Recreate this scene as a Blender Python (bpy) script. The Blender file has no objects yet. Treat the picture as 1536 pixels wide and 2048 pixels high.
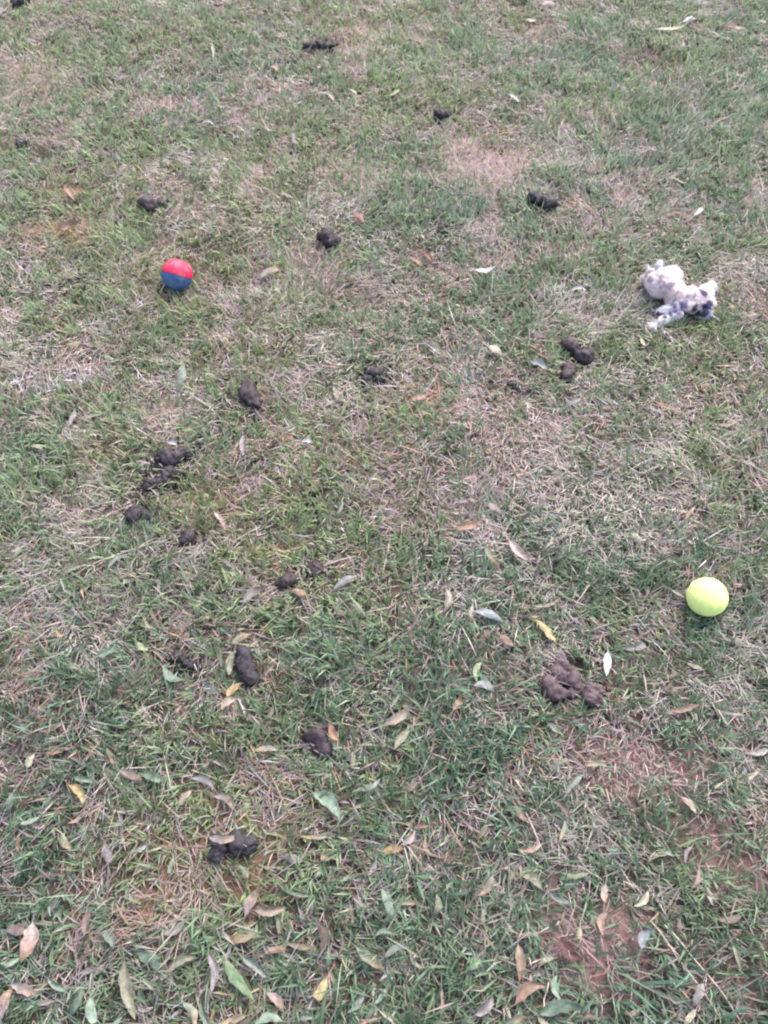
import bpy, bmesh, math
import numpy as np
from mathutils import Vector, Matrix, noise as mnoise

R = math.radians
sc = bpy.context.scene
col = sc.collection

# ------------------------------------------------------------------ camera
CAM_H, PITCH, FPX = 1.18, 58.0, 1547.0          # metres, degrees below level, focal length in photo pixels
cam_d = bpy.data.cameras.new('camera'); cam = bpy.data.objects.new('camera', cam_d); col.objects.link(cam)
cam.location = (0, 0, CAM_H); cam.rotation_euler = (R(90 - PITCH), 0, 0)
cam_d.sensor_fit = 'VERTICAL'; cam_d.sensor_height = 36.0; cam_d.lens = 36.0 * FPX / 2048
cam_d.clip_start = 0.02; cam_d.clip_end = 2000
sc.camera = cam

# ------------------------------------------------------------------ overcast sky and soft sun
SUN_EL, SUN_AZ = 50.0, 28.0                       # azimuth clockwise from the view direction
w = bpy.data.worlds.new('World'); sc.world = w; w.use_nodes = True
nt = w.node_tree; bg = nt.nodes['Background']
sky = nt.nodes.new('ShaderNodeTexSky'); sky.sky_type = 'NISHITA'; sky.sun_disc = False
sky.sun_elevation = R(SUN_EL); sky.sun_rotation = R(SUN_AZ); sky.dust_density = 4.0; sky.air_density = 1.0
hs = nt.nodes.new('ShaderNodeHueSaturation'); hs.inputs['Saturation'].default_value = 0.80
nt.links.new(sky.outputs[0], hs.inputs['Color']); nt.links.new(hs.outputs[0], bg.inputs[0])
bg.inputs[1].default_value = 0.15
sl = bpy.data.lights.new('sun', 'SUN'); sun = bpy.data.objects.new('sun', sl); col.objects.link(sun)
sl.energy = 1.5; sl.angle = R(35); sl.color = (1.0, 0.99, 0.98)
sd = Vector((math.sin(R(SUN_AZ)) * math.cos(R(SUN_EL)), math.cos(R(SUN_AZ)) * math.cos(R(SUN_EL)), math.sin(R(SUN_EL))))
sun.rotation_euler = sd.to_track_quat('Z', 'Y').to_euler(); sun.location = (2, 2, 4)

vs = sc.view_settings
vs.view_transform = 'Standard'; vs.look = 'None'; vs.gamma = 1.0; vs.use_curve_mapping = False
vs.exposure = 1.42
sc.cycles.filter_width = 2.1
sc.cycles.max_bounces = 5; sc.cycles.diffuse_bounces = 3; sc.cycles.transmission_bounces = 3
sc.cycles.glossy_bounces = 2

rng = np.random.default_rng(7)

# ------------------------------------------------------------------ helpers
sP, cP = math.sin(R(PITCH)), math.cos(R(PITCH))
def ray(x, y):
    cx, cy = (x - 768) / FPX, (1024 - y) / FPX
    return Vector((cx, cP + cy * sP, -sP + cy * cP))
def at(x, y, z=0.0):
    """The point of the place, at height z, that the photograph shows at pixel x, y."""
    d = ray(x, y); t = (z - CAM_H) / d.z
    return Vector((d.x * t, d.y * t, z))
def mpp(x, y, z=0.0):
    d = ray(x, y); return (z - CAM_H) / d.z / FPX
def L1(c): c = c / 255.0; return c / 12.92 if c <= 0.04045 else ((c + 0.055) / 1.055) ** 2.4
GAIN = 1.35
def S(r, g, b, k=1.0):
    return tuple(min(0.9, L1(v) / GAIN * k) for v in (r, g, b))

_tab = np.random.default_rng(99).random((8, 256, 256))
def vn(x, y, s=0):
    x = np.asarray(x, float) + 37.3 * s + 1000; y = np.asarray(y, float) + 11.7 * s + 1000
    xi = np.floor(x).astype(int); yi = np.floor(y).astype(int); fx = x - xi; fy = y - yi
    fx = fx * fx * (3 - 2 * fx); fy = fy * fy * (3 - 2 * fy); T = _tab[s % 8]
    a = T[yi % 256, xi % 256]; b = T[yi % 256, (xi + 1) % 256]
    c = T[(yi + 1) % 256, xi % 256]; d = T[(yi + 1) % 256, (xi + 1) % 256]
    return (a * (1 - fx) + b * fx) * (1 - fy) + (c * (1 - fx) + d * fx) * fy
def fbm(x, y, wl, s=0, o=3):
    v = 0; a = 1; n = 0
    for k in range(o):
        v = v + a * vn(x / wl, y / wl, s + k); n += a; a *= .55; wl *= .47
    return v / n
def terr(x, y):
    return 0.020 * (fbm(x, y, .30, 1, 2) - .5) + 0.008 * (vn(np.asarray(x) / .055, np.asarray(y) / .055, 4) - .5)
def tz(p): return float(terr(np.array([p[0]]), np.array([p[1]]))[0])

def mesh_np(name, V, tris=None, quads=None, colors=None, smooth=True):
    me = bpy.data.meshes.new(name)
    V = np.asarray(V, np.float32)
    q = np.zeros((0, 4), np.int32) if quads is None else np.asarray(quads, np.int32)
    t = np.zeros((0, 3), np.int32) if tris is None else np.asarray(tris, np.int32)
    me.vertices.add(len(V)); me.vertices.foreach_set('co', V.ravel())
    li = np.concatenate([q.ravel(), t.ravel()]); me.loops.add(len(li)); me.loops.foreach_set('vertex_index', li)
    ls = np.concatenate([np.arange(len(q)) * 4, len(q) * 4 + np.arange(len(t)) * 3]).astype(np.int32)
    me.polygons.add(len(ls)); me.polygons.foreach_set('loop_start', ls)
    if smooth: me.polygons.foreach_set('use_smooth', np.ones(len(ls), bool))
    if colors is not None:
        at_ = me.color_attributes.new('Col', 'FLOAT_COLOR', 'POINT')
        c4 = np.ones((len(V), 4), np.float32); c4[:, :3] = colors
        at_.data.foreach_set('color', c4.ravel())
    me.update(calc_edges=True); me.validate()
    return me
def obj(name, me, mat, parent=None):
    o = bpy.data.objects.new(name, me); col.objects.link(o)
    if mat is not None and not len(me.materials): me.materials.append(mat)
    if parent is not None: o.parent = parent
    return o
def tag(o, label=None, cat=None, group=None, kind=None):
    if label: o['label'] = label
    if cat: o['category'] = cat
    if group: o['group'] = group
    if kind: o['kind'] = kind
    return o
def empty(name, loc):
    o = bpy.data.objects.new(name, None); col.objects.link(o); o.location = loc; o.empty_display_size = .02
    bpy.context.view_layer.update(); return o

# ------------------------------------------------------------------ materials
def mat_attr(name, rough=.7, spec=.25, transl=0.0, bump=None, sheen=0.0, var=0.0, var_scale=900):
    m = bpy.data.materials.new(name); m.use_nodes = True; n = m.node_tree; b = n.nodes['Principled BSDF']
    a = n.nodes.new('ShaderNodeVertexColor'); a.layer_name = 'Col'; out = a.outputs[0]
    if var:
        t = n.nodes.new('ShaderNodeTexNoise'); t.inputs['Scale'].default_value = var_scale; t.inputs['Detail'].default_value = 3
        tc = n.nodes.new('ShaderNodeTexCoord'); n.links.new(tc.outputs['Object'], t.inputs['Vector'])
        mr = n.nodes.new('ShaderNodeMapRange'); mr.inputs[1].default_value = .3; mr.inputs[2].default_value = .7
        mr.inputs[3].default_value = 1 - var; mr.inputs[4].default_value = 1 + var
        n.links.new(t.outputs[0], mr.inputs[0])
        mx = n.nodes.new('ShaderNodeVectorMath'); mx.operation = 'MULTIPLY'
        n.links.new(out, mx.inputs[0]); n.links.new(mr.outputs[0], mx.inputs[1]); out = mx.outputs[0]
    n.links.new(out, b.inputs['Base Color'])
    b.inputs['Roughness'].default_value = rough; b.inputs['Specular IOR Level'].default_value = spec
    if sheen: b.inputs['Sheen Weight'].default_value = sheen; b.inputs['Sheen Roughness'].default_value = .6
    if bump:
        t = n.nodes.new('ShaderNodeTexNoise'); t.inputs['Scale'].default_value = bump[0]; t.inputs['Detail'].default_value = 4
        tc = n.nodes.new('ShaderNodeTexCoord'); n.links.new(tc.outputs['Object'], t.inputs['Vector'])
        bp = n.nodes.new('ShaderNodeBump'); bp.inputs['Strength'].default_value = bump[1]; bp.inputs['Distance'].default_value = bump[2]
        n.links.new(t.outputs[0], bp.inputs['Height']); n.links.new(bp.outputs[0], b.inputs['Normal'])
    if transl:
        tr = n.nodes.new('ShaderNodeBsdfTranslucent'); n.links.new(out, tr.inputs['Color'])
        mx = n.nodes.new('ShaderNodeMixShader'); mx.inputs[0].default_value = transl
        n.links.new(b.outputs[0], mx.inputs[1]); n.links.new(tr.outputs[0], mx.inputs[2])
        n.links.new(mx.outputs[0], n.nodes['Material Output'].inputs[0])
    return m
M_SOIL = mat_attr('soil', .95, .1, bump=(160, .9, .006), var=.30, var_scale=240)
M_GRASS = mat_attr('grass_blades', .55, .3, transl=.30)
M_STRAW = mat_attr('dry_straw', .75, .2, transl=.12)
M_LEAF = mat_attr('fallen_leaf', .55, .35, transl=.12, var=.30, var_scale=190)
M_DUNG = mat_attr('dropping', .62, .35, bump=(420, .8, .0015), var=.30, var_scale=260)
M_CRUMB = mat_attr('soil_crumb', .95, .1)
M_FELT = mat_attr('tennis_felt', .95, .05, sheen=.3)
M_RUBBER = mat_attr('ball_rubber', .55, .35, bump=(500, .35, .0008), var=.05, var_scale=300)
M_PLUSH = mat_attr('plush', .95, .05, sheen=.3)
M_TWIG = mat_attr('twig', .8, .2, var=.2, var_scale=300)

# ------------------------------------------------------------------ layout data (photo pixels)
# bare soil: x, y, half width, half height, strength, tint
PINK, REDS, BRN, ORG = S(196, 168, 166), S(150, 112, 114), S(112, 90, 86), S(190, 140, 106)
BARE = [(965, 328, 96, 42, .86, PINK), (760, 340, 80, 26, .5, PINK), (1160, 1400, 90, 70, .3, REDS), (1330, 1500, 120, 50, .4, REDS), (1290, 1560, 100, 80, .9, REDS), (1205, 1890, 120, 90, 1.0, REDS),
        (1480, 1720, 95, 70, .9, REDS), (30, 1510, 60, 90, .55, REDS), (845, 522, 42, 34, .8, BRN), (790, 590, 90, 20, .4, BRN), (535, 540, 30, 20, .6, BRN), (750, 748, 34, 24, .7, BRN), (1025, 768, 28, 18, .7, BRN), (1285, 118, 30, 20, .7, BRN), (60, 165, 75, 45, .6, PINK),
        (690, 350, 70, 40, .55, PINK), (370, 410, 55, 30, .55, PINK), (600, 540, 60, 45, .5, PINK), (1170, 1440, 50, 40, .5, REDS),
        (110, 455, 75, 26, .9, ORG), (420, 1000, 70, 35, .4, ORG), (300, 540, 70, 25, .35, ORG), (250, 900, 60, 40, .4, ORG), (560, 1130, 60, 35, .35, ORG), (370, 1600, 60, 40, .4, ORG), (280, 1790, 90, 50, .4, ORG), (140, 392, 26, 20, .8, ORG), (95, 296, 24, 22, .6, BRN), (660, 90, 40, 20, .6, BRN), (740, 75, 45, 22, .6, ORG), (840, 795, 55, 25, .6, ORG), (740, 620, 80, 22, .5, PINK), (170, 1060, 90, 50, .4, PINK),
        (400, 1350, 45, 50, .5, REDS), (1480, 1930, 60, 60, .5, BRN), (450, 1740, 110, 60, .45, ORG), (550, 1310, 60, 45, .4, ORG),
        (1010, 470, 60, 45, .4, PINK), (370, 850, 40, 90, .5, PINK), (1320, 1080, 0.1, 0.1, 0, BRN), (1290, 390, 50, 40, .35, PINK),
        (1080, 900, 130, 80, .25, PINK), (330, 970, 60, 60, .3, BRN)]
# tone patches: x, y, half width, half height, green shift, hue shift (+ yellow green, - blue green), length shift
TONE = [(380, 480, 330, 170, .05, .55, 0), (520, 760, 300, 160, .05, .50, 0), (560, 1010, 260, 120, .03, .45, 0), (400, 1640, 260, 130, 0, .45, 0), (830, 330, 160, 60, .15, -.1, .1), (1330, 190, 190, 130, .45, -.35, .3), (880, 110, 130, 90, .2, .5, .2), (800, 200, 90, 40, .2, .6, .1), (60, 110, 120, 70, .2, .1, 0),
        (230, 380, 150, 90, .25, .35, .1), (60, 420, 70, 40, .25, -.1, 0), (340, 640, 50, 50, .45, -.1, .3), (500, 470, 90, 60, .25, -.1, 0),
        (900, 420, 150, 50, .35, -.2, .3), (1060, 560, 130, 60, .35, -.4, .2), (800, 690, 100, 60, .2, .1, .1), (240, 860, 60, 50, .5, .6, .2),
        (90, 940, 60, 60, .3, -.2, .1), (430, 880, 50, 50, .35, -.4, 0), (830, 870, 70, 60, .35, -.2, .3), (1040, 1000, 0.1, 0.1, 0, 0, 0),
        (30, 1030, 60, 60, .45, .2, .2), (60, 1100, 70, 60, .2, -.3, 0), (1290, 1130, 110, 60, .4, -.3, .3), (1360, 800, 100, 50, -.2, 0, 0),
        (1090, 860, 220, 100, -.30, 0, 0), (1250, 980, 200, 90, -.28, 0, 0), (880, 1000, 120, 60, -.2, 0, 0), (60, 1330, 130, 140, -.3, -.2, .3), (90, 1200, 170, 70, -.25, 0, .3),
        (170, 1400, 90, 90, .35, -.45, .3), (640, 1330, 60, 90, .35, -.45, .3), (740, 1300, 100, 60, .3, -.2, .2), (880, 1380, 130, 130, .3, -.35, .3),
        (960, 1560, 130, 80, .25, 0, .3), (560, 1230, 0.1, 0.1, 0, 0, 0), (1380, 1720, 70, 60, .6, .5, .3), (980, 1860, 160, 70, .4, -.4, .4),
        (1370, 1990, 110, 60, .35, -.8, .5), (1180, 2000, 100, 60, .25, -.8, .4), (80, 1790, 90, 70, .3, -.6, .4), (300, 1860, 150, 60, .2, -.4, .3), (560, 1720, 60, 60, .4, .1, .2),
        (230, 1590, 80, 70, .25, -.3, .2), (70, 1560, 90, 100, -.35, 0, .3), (420, 1850, 130, 90, -.25, 0, .3), (560, 1900, 60, 40, .1, 0, 0), (1450, 1600, 90, 80, .1, -.3, .1),
        (1200, 700, 90, 50, .1, .4, .1), (1350, 680, 110, 40, .35, .4, .2), (1500, 900, 80, 60, .25, .1, .1), (100, 700, 120, 90, -.15, .2, 0), (560, 640, 110, 90, -.1, .2, 0), (60, 740, 80, 50, .2, -.2, 0),
        (460, 1010, 120, 60, 0, .5, 0), (140, 940, 120, 50, 0, .5, 0), (420, 1740, 160, 110, -.1, .5, 0), (1430, 330, 120, 100, .15, -.3, .1),
        (560, 100, 130, 70, .25, -.3, 0), (300, 120, 200, 80, .1, -.1, 0), (1100, 250, 120, 60, -.05, .2, 0), (1240, 300, 70, 60, -.25, .2, 0),
        (700, 1700, 150, 90, .15, 0, .2), (850, 1620, 110, 70, .15, -.1, .2), (1500, 1330, 70, 200, -.1, -.1, .2), (700, 2000, 200, 60, .15, -.3, .4)]
def ell(e):
    c = at(e[0], e[1]); k = mpp(e[0], e[1]); d = ray(e[0], e[1]); el = -d.z / d.length
    return c.x, c.y, max(1e-4, e[2] * k), max(1e-4, e[3] * k / el)
BARE_G = [(ell(e), e[4], e[5]) for e in BARE]; TONE_G = [(ell(e), e[4], e[5], e[6]) for e in TONE]
def gauss(e, x, y):
    d = ((x - e[0]) / e[2]) ** 2 + ((y - e[1]) / e[3]) ** 2
    return np.exp(-d * .8)
def near(y): return np.clip((1.0 - y) / 1.0, 0, 1)  # weight toward the camera; also drives the shade painted into near colours
def away(y): return np.clip((y - .8) / 1.5, 0, 1.2)  # weight with distance; also drives the hazy brightening painted into far colours
def fields(x, y):
    wx = x + .055 * (fbm(x, y, .08, 2, 3) - .5) * 2; wy = y + .065 * (fbm(x, y, .08, 5, 3) - .5) * 2
    bare = np.zeros_like(x); bc = np.zeros((len(x), 3)); base = np.array(S(128, 114, 108)); wsum = np.full(len(x), .25); bc += base * .25
    for e, s, c in BARE_G:
        if s <= 0: continue
        s = s * (.75 if c in (REDS, ORG) else 1)
        g = gauss(e, wx, wy); bare = np.maximum(bare, s * np.clip(g * 1.5, 0, 1)); bc += g[:, None] * np.array(c); wsum += g
    bc /= wsum[:, None]
    nb = fbm(x, y, .11, 3, 3); bare = np.maximum(bare, np.clip((nb - .62) * 4.5, 0, .45))
    n2 = fbm(x, y, .055, 7, 2); f2 = np.clip((n2 - .61) * 5, 0, .50) * np.clip(.5 + .5 * away(y) - .2 * near(y), .2, 1); bc = bc * (1 - f2[:, None]) + np.array(S(188, 156, 154)) * f2[:, None]; bare = np.maximum(bare, f2)
    gr = .62 + .16 * near(y) + 0.7 * (fbm(x, y, .16, 0, 3) - .5) + 2.1 * (fbm(x, y, .042, 6, 3) - .5); hue = 1.5 * (fbm(x, y, .22, 4, 2) - .5) + .25 * away(y) - .2 * near(y); ln = np.zeros_like(x)
    for e, a, b, c in TONE_G:
        if e[2] < .001: continue
        g = np.clip(gauss(e, wx, wy) * 1.2, 0, 1); gr += .75 * a * g; hue += b * g; ln += c * g
    return np.clip(bare, 0, 1), bc, np.clip(gr, .10, .92), np.clip(hue, -1, 1), ln

# droppings: key, label, list of lumps (x, y, length px, radius px, angle deg in the photo, bend)
DROP = [
 ('two-lump dark dropping under a grey leaf, low in the left half', [(487, 1688, 66, 24, -8, .1), (437, 1703, 50, 19, 60, .15), (432, 1682, 34, 14, 10, 0)], 0, 'd'),
 ('blunt upright dark dropping with a russet leaf against its right side', [(638, 1482, 66, 25, -70, .05), (648, 1506, 34, 15, -60, 0)], 0, 'p'),
 ('long dark dropping with an olive leaf along its left side', [(491, 1325, 60, 22, -70, .1), (502, 1352, 44, 20, -80, .1)], 0, 'd'),
 ('small flat crumbly dropping left of the long dropping with the olive leaf', [(358, 1312, 38, 16, 10, 0), (380, 1326, 32, 14, -20, 0)], 12, 'd'),
 ('round dark dropping beside an orange scrap, left of a close pair', [(575, 1160, 36, 19, 20, 0)], 3, 'p'),
 ('small roundish dark dropping, right of a close pair in the middle', [(629, 1137, 38, 18, 15, 0)], 3, 'p'),
 ('small oval dark dropping right of and below the crumbly left-hand pile', [(375, 1075, 40, 15, 65, .1)], 2, 'p'),
 ('dark lumpy dropping just below the large crumbly pile at left', [(270, 1028, 42, 19, 20, .1), (295, 1034, 28, 12, -30, 0)], 5, 'd'),
 ('large crumbly dark pile of droppings at the left of the lawn', [(345, 915, 60, 20, 10, .2), (322, 962, 48, 15, 30, .2), (374, 908, 28, 10, -30, 0), (338, 940, 34, 12, 80, 0), (302, 975, 34, 11, 15, 0), (352, 950, 24, 9, 40, 0), (318, 930, 26, 10, -20, 0)], 46, 'd'),
 ('slanting cigar-shaped dark dropping below the red and blue ball', [(503, 795, 62, 20, -62, .1), (515, 832, 28, 10, -80, 0)], 2, 'p'),
 ('round dark dropping right of the red and blue ball', [(658, 480, 40, 20, -40, 0)], 1, 'd'),
 ('tiny dark dropping below the bare pink soil patch', [(885, 455, 26, 12, 60, 0)], 3, 'p'),
 ('knobbly double dropping at the lower right of the pink soil patch', [(1070, 403, 36, 17, -20, 0), (1097, 412, 40, 16, -15, .1)], 4, 'd'),
 ('dark dropping sunk in grass above the pink soil patch', [(884, 234, 36, 13, 10, 0)], 4, 'd'),
 ('scattered crumbly dark dropping near the top edge', [(620, 96, 28, 8, 0, 0), (640, 90, 24, 8, 40, 0), (657, 93, 28, 9, 20, 0)], 20, 'd'),
 ('tiny dark dropping close to the left edge above the orange leaves', [(42, 286, 22, 11, 70, 0)], 1, 'd'),
 ('greyish dropping on bare soil above the red and blue ball', [(298, 412, 40, 16, -25, 0), (325, 412, 22, 9, 0, 0)], 4, 'p'),
 ('curved two-armed dropping below the spotted plush toy', [(1142, 694, 44, 17, -40, .1), (1170, 712, 44, 17, 15, .2), (1136, 742, 50, 14, 80, .1)], 4, 'p'),
 ('large coiled brown dropping low in the right half', [(1108, 1378, 66, 22, -38, .15), (1118, 1335, 52, 17, 55, .2), (1147, 1360, 58, 19, -60, .1), (1118, 1352, 40, 16, -10, 0), (1150, 1383, 30, 13, 20, 0)], 4, 'b'),
 ('single brown lump just right of the large coiled dropping', [(1187, 1390, 46, 23, 65, 0)], 3, 'b'),
 ('dark dropping cut by the top edge at the upper left corner', [(42, 6, 36, 13, 20, 0)], 1, 'd'),
 ('crumbly dark dropping beside a pale stick in the middle', [(750, 742, 44, 15, -10, 0), (736, 756, 30, 12, 20, 0), (764, 754, 24, 10, 50, 0)], 14, 'd'),
 ('tiny dark crumb of dropping left of the curved two-armed one', [(1027, 770, 26, 9, 0, 0)], 4, 'p'),
]
# leaves: end points, width ratio, colour
LEAF = [
 (142,1565,172,1615,.32,'yellow'),(630,1582,688,1636,.36,'pale green'),(424,1664,490,1660,.24,'grey'),(122,1668,142,1702,.40,'light green'),(206,1690,232,1728,.42,'mauve'),
 (148,1556,196,1560,.30,'light green'),(360,1610,384,1580,.45,'tan'),(722,1584,762,1560,.28,'grey green'),(490,1832,524,1775,.34,'mauve'),(510,1822,572,1816,.34,'tan'),
 (550,1768,632,1796,.10,'light green'),(12,1862,70,1848,.45,'mauve'),(68,1846,44,1925,.42,'pink'),(0,1930,42,1918,.30,'light green'),(244,1928,268,2040,.24,'olive'),(278,1904,334,1938,.44,'green'),
 (334,1940,396,1912,.24,'olive'),(448,1924,508,2000,.26,'bright green'),(488,1910,538,1958,.28,'grey green'),(656,1958,620,2014,.36,'yellow'),(538,1984,568,2022,.42,'pink'),
 (176,1994,190,2060,.34,'pale green'),(168,1982,128,2032,.28,'green'),(660,1896,650,1945,.22,'green'),(712,1895,768,1940,.30,'pale green'),(528,1905,576,1898,.30,'dusty pink'),
 (640,1842,646,1904,.34,'brown'),(424,1905,428,1990,.22,'mauve'),(346,1712,338,1768,.16,'green'),(0,2045,22,1968,.34,'mauve'),(370,2000,396,2060,.28,'pale green'),(400,2005,425,2060,.22,'green'),
 (766,1702,808,1698,.44,'yellow'),(806,1690,832,1664,.36,'pale pink'),(828,1652,862,1650,.40,'orange'),(848,1678,860,1712,.28,'yellow'),(1030,1614,1058,1646,.30,'tan'),(1108,1600,1142,1646,.26,'brown'),
 (1164,1545,1122,1596,.22,'grey green'),(876,1790,870,1836,.36,'olive'),(1122,1752,1190,1742,.16,'lime'),(1278,1896,1300,1856,.46,'blue grey'),(1116,1884,1156,1926,.46,'dark red'),
 (1026,2000,1090,1964,.36,'orange'),(1036,1890,1040,1962,.30,'tan'),(950,2032,990,1990,.36,'mauve'),(1076,2024,1160,2008,.34,'green'),(938,1936,962,1918,.50,'bright green'),(1406,1966,1386,2014,.36,'mauve'),
 (884,1976,882,2046,.12,'tan'),(1462,1892,1482,1946,.20,'olive'),(768,1912,818,1886,.26,'grey green'),(764,1776,792,1850,.22,'pale green'),(1010,2046,1050,2030,.40,'green'),
 (484,1204,534,1172,.34,'blue grey'),(666,1175,714,1150,.30,'grey'),(322,1336,368,1364,.34,'pale green'),(465,1302,461,1358,.30,'olive'),(452,1392,484,1366,.45,'yellow'),(440,1416,478,1394,.34,'peach'),
 (464,1284,502,1268,.46,'light green'),(194,1314,238,1290,.30,'green'),(272,1284,298,1304,.40,'lime'),(122,1150,194,1130,.20,'olive'),(214,1136,258,1108,.22,'grey green'),(430,1022,454,1062,.22,'pale pink'),
 (258,1146,274,1158,.50,'yellow'),(112,1258,128,1276,.45,'yellow'),(626,1236,646,1212,.34,'lime'),(288,1240,304,1258,.32,'lime'),(586,1176,612,1194,.55,'orange'),(654,1454,672,1490,.42,'russet'),
 (405,1372,444,1388,.40,'grey green'),(686,998,672,1030,.24,'grey green'),(1018,1082,1060,1128,.36,'pink'),(968,1094,1000,1132,.30,'green'),(910,1058,966,1050,.36,'orange'),(1074,1238,1110,1290,.32,'yellow'),
 (1216,1303,1213,1352,.36,'white'),(1248,1302,1302,1274,.28,'grey'),(950,1366,992,1378,.46,'white'),(960,1322,950,1362,.36,'lime'),(948,1222,1010,1242,.32,'blue grey'),(944,1212,942,1242,.34,'white'),
 (770,1450,824,1414,.32,'tan'),(1346,1178,1378,1196,.26,'white'),(1340,1422,1402,1410,.20,'orange'),(896,1176,892,1222,.40,'tan'),(908,1422,926,1394,.50,'tan'),(1374,1326,1412,1338,.22,'straw'),
 (1000,1272,1026,1296,.45,'orange'),(1064,1214,1126,1196,.12,'straw'),(976,1008,1004,1022,.40,'pink'),
 (604,878,626,882,.62,'white'),(556,878,596,868,.30,'russet'),(336,884,356,890,.60,'white'),(138,850,152,818,.36,'grey'),(164,832,216,824,.16,'lime'),(62,888,92,902,.36,'straw'),(486,872,490,918,.34,'mauve'),
 (368,730,356,782,.40,'grey green'),(132,690,170,676,.30,'tan'),(640,724,680,732,.26,'tan'),(520,548,560,534,.44,'grey'),
 (978,690,1006,704,.60,'peach'),(1142,578,1178,578,.22,'white'),(1050,798,1058,824,.50,'straw'),(1138,806,1164,796,.55,'grey'),(1062,724,1096,738,.55,'blue grey'),(950,540,992,534,.30,'white'),
 (822,800,858,790,.40,'orange'),(1060,692,1078,698,.5,'orange'),(1280,676,1296,702,.30,'straw'),
 (1262,44,1274,60,.55,'lime'),(1364,46,1396,38,.34,'white'),(1308,62,1384,62,.14,'straw'),(1440,58,1490,60,.24,'peach'),(1518,46,1536,44,.45,'lime'),(1018,194,1038,210,.40,'white'),(1390,432,1406,412,.45,'white'),
 (1340,352,1374,376,.18,'straw'),(778,196,800,184,.40,'lime'),(1084,8,1112,6,.45,'pink'),(1522,150,1536,142,.45,'straw'),(1052,38,1074,36,.40,'straw'),
 (424,86,428,118,.26,'lime'),(642,180,672,206,.24,'white'),(542,128,558,140,.50,'peach'),(318,152,334,152,.5,'pale pink'),(582,272,606,302,.22,'grey'),(560,390,590,400,.28,'straw'),(228,306,248,326,.26,'grey green'),
 (822,512,846,528,.5,'brown'),(846,500,866,520,.5,'russet'),(852,538,874,528,.5,'brown'),(808,546,832,552,.45,'brown'),(706,424,728,440,.5,'russet'),(752,576,776,588,.4,'brown'),
 (134,378,150,400,.50,'orange'),(112,458,170,452,.36,'orange'),(86,282,106,304,.50,'brown'),(404,240,430,246,.30,'white'),(870,348,892,374,.16,'grey'),(700,178,716,190,.3,'straw'),
]
LCOL = {'yellow': S(205,178,92), 'pale green': S(150,182,152), 'grey': S(166,158,160), 'light green': S(158,182,142), 'mauve': S(168,150,155), 'tan': S(190,164,140), 'grey green': S(152,166,150),
        'pink': S(220,184,182), 'olive': S(164,160,124), 'green': S(124,158,126), 'bright green': S(140,180,115), 'dusty pink': S(186,145,138), 'brown': S(140,110,98), 'pale pink': S(218,188,182),
        'orange': S(204,140,98), 'lime': S(180,192,130), 'white': S(212,214,208), 'dark red': S(132,72,74), 'blue grey': S(150,160,170), 'peach': S(228,184,150), 'russet': S(160,98,78), 'straw': S(206,194,156)}

for k_ in LCOL:
    v = np.array(LCOL[k_]); g0 = v.mean(); f_ = .48 if k_ in ('orange', 'peach') else .60; v = v * f_ + np.array((g0 * 1.02, g0, g0 * .98)) * (1 - f_); LCOL[k_] = tuple(v * (.72 if k_ in ('white', 'peach', 'pink', 'orange') else .74))
# ------------------------------------------------------------------ ground sheet
gx = np.arange(-2.1, 2.1001, .0125); gy = np.arange(-.7, 3.4001, .0125)
ext = .0125 * 1.55 ** np.arange(1, 24); ext = np.cumsum(ext)
gx = np.concatenate([(gx[0] - ext)[::-1], gx, gx[-1] + ext]); gy = np.concatenate([(gy[0] - ext)[::-1], gy, gy[-1] + ext])
X, Y = np.meshgrid(gx, gy); x, y = X.ravel(), Y.ravel()
b, bc, g_, h_, l_ = fields(x, y)
z = terr(x, y) - .004 * b
far = np.clip((np.maximum(np.abs(x) - 2.0, 0) + np.maximum(np.abs(y - 1.4) - 1.9, 0)) / .5, 0, 1)
thatch = np.array(S(100, 90, 84)); turf = np.array(S(136, 142, 116))
thatch = (thatch[None] * (1 - .25 * near(y))[:, None]); c = thatch * (1 - b[:, None]) + bc * b[:, None]  # thatch darkened toward the camera: shade of the person standing there, painted in
ftone = .75 + .5 * fbm(x, y, .35, 2, 3)
c = c * (1 - far[:, None]) + (turf * .9)[None] * ftone[:, None] * far[:, None]
ny, nx = X.shape; idx = np.arange(nx * ny).reshape(ny, nx)
Q = np.stack([idx[:-1, :-1], idx[:-1, 1:], idx[1:, 1:], idx[1:, :-1]], -1).reshape(-1, 4)
ground = tag(obj('ground', mesh_np('ground', np.stack([x, y, z], 1), quads=Q, colors=c), M_SOIL), 'lawn soil with pinkish bare patches under thin grass', kind='structure')

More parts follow.
